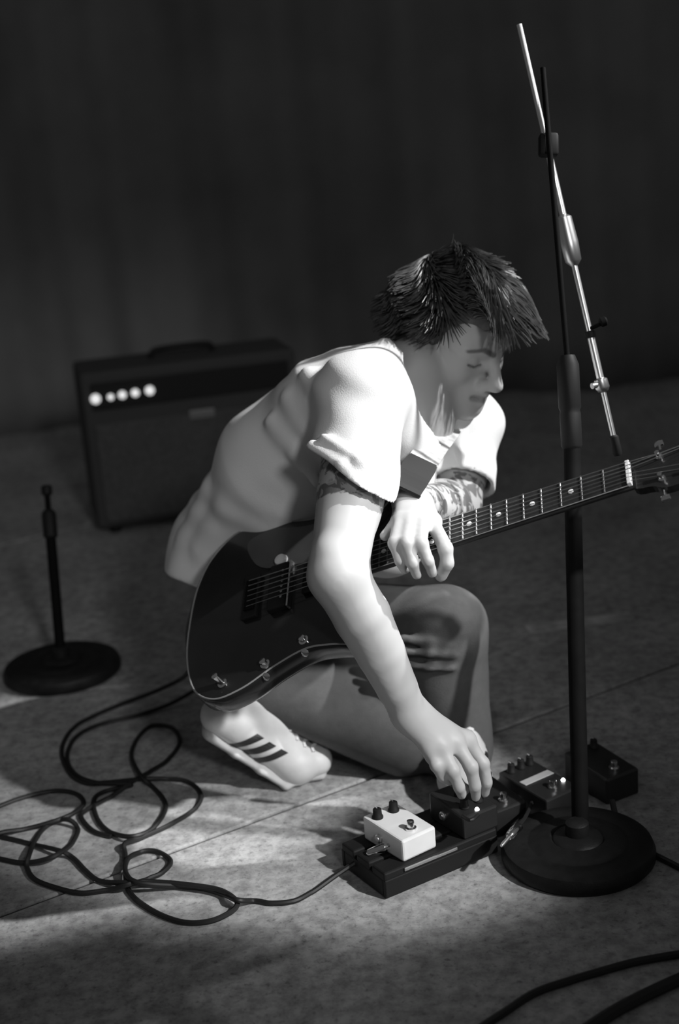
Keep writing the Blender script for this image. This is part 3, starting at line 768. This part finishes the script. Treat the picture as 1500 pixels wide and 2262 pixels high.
# ================================================================== MICROPHONE STANDS
def tube_v(a, b, r, n=20): return MB().tube([a, b], r, n)
def round_base(name, c, R, parent):
    prof = [(R*.96, 0), (R, .006), (R, .016), (R*.965, .026), (R*.90, .030), (R*.70, .032), (R*.66, .0295), (R*.63, .0295), (R*.60, .0325), (R*.36, .036), (R*.33, .0335), (R*.30, .0375), (R*.16, .042), (R*.15, .060), (R*.11, .064)]
    return MB().lathe(prof, c, n=64).build(name, 'iron', parent, True)
def mic_stand_front():
    base = G(1277, 1893); r = .120
    s = empty('boom_microphone_stand', base, 'black round-base stand with tilted chrome boom, in front of the pedals', 'microphone stand')
    round_base('base', base, r, s)
    a = np.array([*G(1284, 1880)[:2], .04]); cl0, cl1, top = P(1263, 985, 2.215), P(1253, 785, 2.215), P(1199, 150, 2.235)
    d = unit(cl0 - a); h0 = (cl0 - a) @ d; d2 = unit(cl1 - cl0); hc = np.linalg.norm(cl1 - cl0)
    tube_v(a, cl0, .0135).build('lower_tube', 'black_metal', s, True)
    MB().lathe([(.0135, -.004), (.0165, 0), (.0165, .05), (.0155, .055), (.0175, .060), (.0175, hc - .015), (.012, hc)], cl0, d2, 24).build('height_clutch', 'black', s, True)
    tube_v(cl1 - d2*.01, top, .0046).build('upper_tube', 'black_metal', s, True)
    # boom: passes just behind the pole
    J = P(1209, 325, 2.262); e = unit(P(1356, 965, 2.262 + .02) - J)
    le = np.linalg.norm(P(1356, 965, 2.282) - J); lt = np.linalg.norm(P(1139, 55, 2.25) - J)
    pt = lambda px, py: J + e*((P(px, py, 2.268) - J) @ e)
    MB().box(J - Fw*.012, (.030, .026, .036), (cR, -Fw, cU), .005).build('boom_clamp', 'black', s, True)
    segs = [('boom_upper_tube', J - e*lt, pt(1207, 318), .0048, 'boom'), ('boom_middle_tube', pt(1207, 318), pt(1272, 578), .0060, 'boom'),
            ('boom_tube', pt(1275, 585), pt(1307, 735), .0048, 'boom'), ('boom_tube', pt(1303, 742), pt(1322, 850), .0060, 'boom'), ('boom_end_tube', pt(1323, 852), pt(1356, 965), .0042, 'satin')]
    for nm, p, q, rr, mt in segs: tube_v(p, q, rr, 24).build(nm, mt, s, True)
    MB().lathe([(.006, -.045), (.013, -.040), (.0145, 0), (.013, .030), (.006, .038)], pt(1259, 535), e, 24).build('boom_halo_sleeve', 'satin', s, True)  # added sleeve shaped after the glare halo on the boom
    MB().lathe([(.005, -.006), (.0095, -.004), (.0095, .004), (.005, .006)], pt(1307, 738), e, 20).build('boom_clutch', 'black', s, True)
    k = pt(1307, 725)
    MB().tube([k, P(1326, 716, 2.262)], .0035, 10).lathe([(.004, 0), (.008, .003), (.008, .010), (.005, .013)], P(1324, 714, 2.262), cR + .4*cU, 14).build('wing_knob', 'black_metal', s, True)
    MB().lathe([(.0055, -.012), (.0105, -.009), (.0115, .004), (.0085, .010), (.005, .012)], pt(1323, 852), e, 24).build('boom_collar', 'satin', s, True)
    MB().tube([pt(1318, 850), P(1308, 853, 2.27)], .005, 10).build('collar_screw', 'satin', s, True)
    MB().lathe([(.0045, 0), (.0075, .003), (.0075, .030), (.006, .034)], pt(1355, 962), e, 18).build('rubber_end', 'black', s, True)
    # lead clipped along the pole
    return s
mic_stand_front()
def mic_stand_back():
    base = G(140, 1487)
    s = empty('straight_microphone_stand', base, 'dim round-base microphone stand standing alone at the left behind the cable coils', 'microphone stand')
    round_base('base', base, .128, s)
    a = base + np.array([0, 0, .04]); c0 = P(112, 1185, 3.13); d = unit(c0 - a); h = (c0 - a) @ d
    tube_v(a, a + d*h, .0115).build('lower_tube', 'black_metal', s, True)
    MB().lathe([(.0115, -.004), (.016, 0), (.016, .05), (.014, .055), (.009, .06)], a + d*h, d, 20).build('height_clutch', 'black', s, True)
    tube_v(a + d*(h+.05), a + d*(h + .09), .0065).build('upper_tube', 'black_metal', s, True)
    tip = a + d*(h + .09)
    MB().lathe([(.0065, 0), (.012, .004), (.012, .02), (.008, .024)], tip, d, 18).build('thread_collar', 'black', s, True)
    return s
mic_stand_back()

# ================================================================== PEDALBOARD, PEDALS, AMP, CABLES
bx = np.array([math.cos(math.radians(31)), math.sin(math.radians(31)), 0]); by = np.array([-bx[1], bx[0], 0]); BZ = np.array([0, 0, 1.0])
def board():
    o = np.array([.025, 1.897, 0]); n = .215
    s = empty('pedalboard', o + bx*n/2 + by*.06, 'flat black pedalboard on the floor under the white pedal', 'pedalboard')
    for yy in (.019, .062, .105):
        MB().box(o + bx*n/2 + by*yy + BZ*.038, (n, .036, .014), (bx, by, BZ), .003).build('rail', 'black', s)
    for nm, yy in (('front_panel', .004), ('back_panel', .121)):
        MB().box(o + bx*n/2 + by*yy + BZ*.018, (n, .008, .030), (bx, by, BZ), .002).build(nm, 'black', s)
    for xx in (.006, n - .006):
        MB().box(o + bx*xx + by*.0625 + BZ*.018, (.012, .108, .030), (bx, by, BZ), .003).build('side_panel', 'black', s)
    for xx in (.02, n - .02):
        for yy in (.016, .108): MB().lathe([(.010, 0), (.011, .002), (.010, .004)], o + bx*xx + by*yy, n=12).build('rubber_foot', 'rubber', s)
    MB().box(o + bx*.085 + by*(-.001) + BZ*.040, (.100, .003, .005), (bx, by, BZ), .001).build('edge_trim', 'satin', s)
    return o
BO = board()
def pedal(name, c, size, yaw, bodymat, label, knobs=(), switch=True, led=None, jacks=True, top='pale_print', band=None, slope=.008):
    """c: centre of the underside; x along the width, y to the back"""
    x = bx*math.cos(yaw) + by*math.sin(yaw); y = np.array([-x[1], x[0], 0]); w, l, h = size
    p = empty(name, c, label, 'effects pedal', 'effects pedals beside the stand', rot=(x, y, BZ))
    v = [(sx*w/2, sy*l/2, 0 if k == 0 else h - (slope if sy < 0 else 0)) for k in (0, 1) for sy in (-1, 1) for sx in (-1, 1)]
    bm = bmesh.new(); vv = [bm.verts.new(q) for q in v]
    for q in ((0, 2, 3, 1), (4, 5, 7, 6), (0, 1, 5, 4), (1, 3, 7, 5), (3, 2, 6, 7), (2, 0, 4, 6)): bm.faces.new([vv[i] for i in q])
    bmesh.ops.bevel(bm, geom=list(bm.edges), offset=.0035, segments=2, affect='EDGES', profile=.5); bm.verts.index_update()
    mb = MB().add([v_.co for v_ in bm.verts], [[v_.index for v_ in f.verts] for f in bm.faces]); bm.free()
    mb.build('enclosure', bodymat, p, local=True)
    zt = lambda yy: h - slope*(.5 - yy/l) if True else h
    for kx, ky, kr in knobs:
        k = MB().lathe([(kr, 0), (kr, .003), (kr*.82, .005), (kr*.75, .015), (kr*.5, .0165)], (kx, ky, zt(ky)), n=20).build('knob', 'black', p, True, local=True)
        MB().box((kx, ky + kr*.4, zt(ky) + .0168), (.0015, kr*.7, .001)).build('pointer', 'pale_print', k, local=True)
    if switch:
        f = MB().lathe([(.009, 0), (.009, .003), (.006, .004), (.006, .012), (.0055, .014), (.003, .0145)], (0, -l*.30, zt(-l*.3)), n=20).build('footswitch', 'chrome', p, True, local=True)
    if led: MB().lathe([(.0035, 0), (.0035, .002), (.002, .0042)], (led[0], led[1], zt(led[1])), n=14).build('indicator', 'led', p, True, local=True, label='lit indicator')
    if band: MB().box((band[0], band[1], zt(band[1]) + .0006), (band[2], band[3], .0016), bev=.0005).build('name_band', 'pale_print', p, local=True)
    if jacks:
        for sx in (-1, 1): MB().lathe([(.0075, 0), (.0075, .003), (.005, .004), (.005, .006)], (sx*w/2, l*.08, h*.45), axis=(sx, 0, 0), n=14).build('jack', 'satin', p, True, local=True)
    return p
Z0 = .0455
def at(px, py, z=Z0): return G(px, py, z)
pedal('effects_pedal', at(884, 1862), (.066, .100, .040), math.radians(4), 'white_enamel', 'small white effects pedal at the near end of the board', [(-.018, .030, .009), (.014, .030, .009)], True, slope=.004)
pedal('effects_pedal', np.array([.160, 2.035, Z0]), (.068, .092, .046), 0, 'dark_enamel', 'dark effects pedal whose knobs the reaching hand turns', [(-.014, -.022, .008), (.016, -.020, .008), (0, .012, .007)], False, led=(-.002, -.039))
pedal('effects_pedal', np.array([.216, 2.114, 0.0]), (.062, .100, .056), math.radians(-2), 'dark_enamel', 'plain dark effects pedal on the floor just right of the fingers', [(-.016, .034, .008), (.016, .034, .008)], True)
pedal('effects_pedal', np.array([.297, 2.150, 0.0]), (.074, .118, .055), math.radians(3), 'dark_enamel', 'black effects pedal with a pale name band left of the microphone stand pole', [(-.02, .045, .008), (.002, .045, .008), (.022, .045, .008)], True, led=(.028, -.030), band=(0, .004, .064, .016))
pedal('effects_pedal', np.array([.412, 2.200, 0.0]), (.070, .112, .055), math.radians(-2), 'dark_enamel', 'black effects pedal half hidden behind the microphone stand pole', [(-.018, .040, .008), (.018, .040, .008)], True)

def cable(name, px, r, label, lift=(), z0=None, per=10, group=None):
    pts = []
    for i, q in enumerate(px):
        z = (q[2] if len(q) > 2 else 0) + r
        pts.append(G(q[0], q[1], z) if len(q) < 4 else P(q[0], q[1], q[3]))
    c = spline(pts, per); c[:, 2] = np.maximum(c[:, 2], r)
    o = MB().tube(c, r, 8).build(name, 'rubber', None, True, label=label, cat='cable', group=group)
    return o, c
RC = .0042
A = [(470, 1420, 0, 2.36), (420, 1480, 0, 2.48), (396, 1502, .09), (336, 1530, .04), (261, 1558, .012), (194, 1588), (157, 1614), (138, 1648), (140, 1681), (160, 1715), (198, 1732), (239, 1728), (317, 1721, .008), (373, 1721), (418, 1728), (444, 1756), (429, 1788), (373, 1823), (317, 1849), (276, 1863, .008), (277, 1890), (277, 1931, .008), (284, 1965), (306, 1991), (355, 2021), (411, 2038), (467, 2034), (511, 2014), (523, 1991, .006), (485, 1966, .008), (411, 1954, .008), (336, 1948, .008), (280, 1950, .010), (220, 1946), (190, 1924), (160, 1894), (131, 1879, .008), (67, 1864), (0, 1848), (-70, 1836), (-150, 1842)]
cable('guitar_cable', A, RC, 'black guitar lead looping from the guitar body across the floor into the coils')
B_ = [(-150, 1830), (-60, 1806), (0, 1780), (56, 1760), (119, 1747), (164, 1752), (185, 1771), (172, 1790, .006), (131, 1810, .008), (56, 1831), (0, 1840, .008), (-60, 1865), (-30, 1888), (37, 1905), (86, 1902, .006), (127, 1887, .012), (160, 1862), (172, 1831), (149, 1810, .010), (112, 1820), (82, 1849), (65, 1887, .010), (60, 1917), (78, 1943), (123, 1961), (179, 1973), (239, 1967), (284, 1954, .012), (325, 1943), (358, 1928), (377, 1902), (347, 1881), (310, 1883), (282, 1898, .010), (279, 1930, .012), (310, 1951, .016), (411, 1959), (485, 1973), (523, 1988, .012), (560, 1990), (600, 1995), (650, 1990), (690, 1970), (740, 1935, .008), (790, 1902, .022), (812, 1888, .040)]
_, cb_ = cable('pedal_cable', B_, RC, 'black lead coiled at the lower left and plugged into the white pedal')
C_ = [(430, 1525, .02), (373, 1556, .006), (299, 1581), (224, 1599), (175, 1622), (153, 1652), (150, 1684), (170, 1713), (215, 1729, .008), (290, 1733, .010), (250, 1744), (215, 1757), (207, 1778), (217, 1812), (243, 1838), (291, 1848, .008), (336, 1831), (364, 1793), (362, 1767), (336, 1737), (310, 1712, .012), (291, 1670), (306, 1629), (336, 1603), (380, 1608), (397, 1640), (370, 1680), (330, 1706), (300, 1722, .012), (245, 1760), (190, 1790), (180, 1806), (205, 1835), (245, 1848)]
cable('spare_cable', C_, RC, 'black cable doubled beside the guitar lead in a figure of eight left of the sneaker')
cable('pedal_output_cable', [(1352, 1768, .022), (1362, 1808, .004), (1378, 1848), (1430, 1880), (1500, 1916), (1580, 1960), (1680, 1990), (2000, 2020), (2500, 2000)], .0050, 'dark cable leaving the pedals to the right behind the round stand base')
cable('stage_cable', [(700, 2420), (960, 2330), (1100, 2245), (1180, 2194), (1260, 2166), (1320, 2148), (1400, 2126), (1500, 2108), (1600, 2095), (1900, 2060), (2400, 2040)], .0055, 'dark cable crossing the floor at the lower right, the one nearer the stand base')
cable('stage_snake', [(900, 2560), (1140, 2390), (1260, 2300), (1332, 2250), (1400, 2211), (1500, 2164), (1600, 2125), (1900, 2060), (2400, 1990)], .0085, 'thick dark cable cutting across the bottom right corner of the floor')
# plugs
def plug(tip, back, name, label):
    d = unit(tip - back)
    s = empty(name, back, label, 'plug')
    MB().lathe([(.0045, 0), (.0078, .004), (.0078, .030), (.0065, .034), (.0045, .036)], back, d, 18).build('plug_barrel', 'chrome', s, True)
    MB().lathe([(.0032, .034), (.0032, .056), (.0022, .060)], back, d, 12).build('plug_tip', 'satin', s, True)
    return s
plug(P(848, 1872, 2.195), cb_[-1], 'jack_plug', 'short bright metal jack plug in the side of the white pedal')
plug(G(1108, 1868, .066), G(1148, 1822, .072), 'jack_plug', 'slim bright metal jack plug left of the black pedal with the name band')
for px, lb in (([(1022, 1802, .094), (1040, 1812, .100), (1056, 1800, .098)], 'short patch cable curling over the dark pedal left of the lit indicator'), ([(1148, 1822, .072), (1160, 1806, .066), (1168, 1790, .045), (1176, 1770, .030)], 'short patch cable from the slim plug to the pedal with the name band')):
    pts = spline([G(*q) for q in px], 6)
    MB().tube(pts, .003, 8).build('patch_cable', 'rubber', None, True, label=lb, cat='cable', group='patch cables')

def amp():
    mid = P(280, 887, 3.9); yaw = math.radians(14)
    x = np.array([math.cos(yaw), math.sin(yaw), 0]); y = np.array([-x[1], x[0], 0])
    left = P(186, 890, 3.9); c = mid + x*.20; c = np.array([c[0], c[1], 0])
    s = empty('guitar_amplifier', c + y*.12, 'black amplifier with a row of five knobs whose glints are made to glow in the dark background', 'amplifier', rot=(x, y, BZ))
    zl = mid[2]; h = zl + .07; w = .62; L = dict(local=True)
    MB().box((0, .12 - .0, h/2 - .001 + .01), (w, .24, h - .02), bev=.012).build('cabinet', 'tolex', s, **L)
    MB().box((0, -.003, zl), (w - .05, .012, .075), bev=.002).build('control_panel', 'black', s, **L)
    gr = MB().box((0, -.003, (zl - .06)/2 + .01), (w - .05, .014, zl - .12), bev=.004).build('grille', 'cloth', s, **L)
    for i, px in enumerate((219, 254, 281, 311, 345)):  # row of amp knobs, their reflections drawn as glow
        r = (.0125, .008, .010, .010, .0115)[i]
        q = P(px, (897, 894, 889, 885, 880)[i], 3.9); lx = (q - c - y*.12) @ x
        MB().lathe([(r*1.1, 0), (r*1.1, .004), (r*.8, .008), (r*.4, .010)], (lx, -.009, zl + (q[2] - zl)*.6), axis=(0, -1, 0), n=18).build('glowing_knob', 'knob_glow', s, True, label='knob with its reflected glint made to glow', **L)
    MB().box((.02, -.012, zl - .085), (.075, .006, .026), bev=.003).build('badge', 'plate', s, **L)
    hd = MB().tube(spline([(-.09, .12, h), (-.08, .12, h + .022), (0, .12, h + .026), (.08, .12, h + .022), (.09, .12, h)], 4), .008, 8).build('handle', 'black', s, True, **L)
    for sx in (-1, 1):
        for yy in (.03, .21): MB().lathe([(.016, 0), (.018, .006), (.016, .012)], (sx*w*.42, yy, 0), n=14).build('foot', 'black', s, True, **L)
amp()
def tape():
    a, b = G(1165, 1391), G(1395, 1360); d = unit(b - a); mb = MB()
    c = (a + b)/2; c[2] = .0008
    mb.box(c, (np.linalg.norm(b - a), .045, .0016), (d, np.array([-d[1], d[0], 0]), BZ)).build('floor_tape', 'tape', label='faint pale strip of worn tape on the dark floor at the far right', cat='tape')
tape()
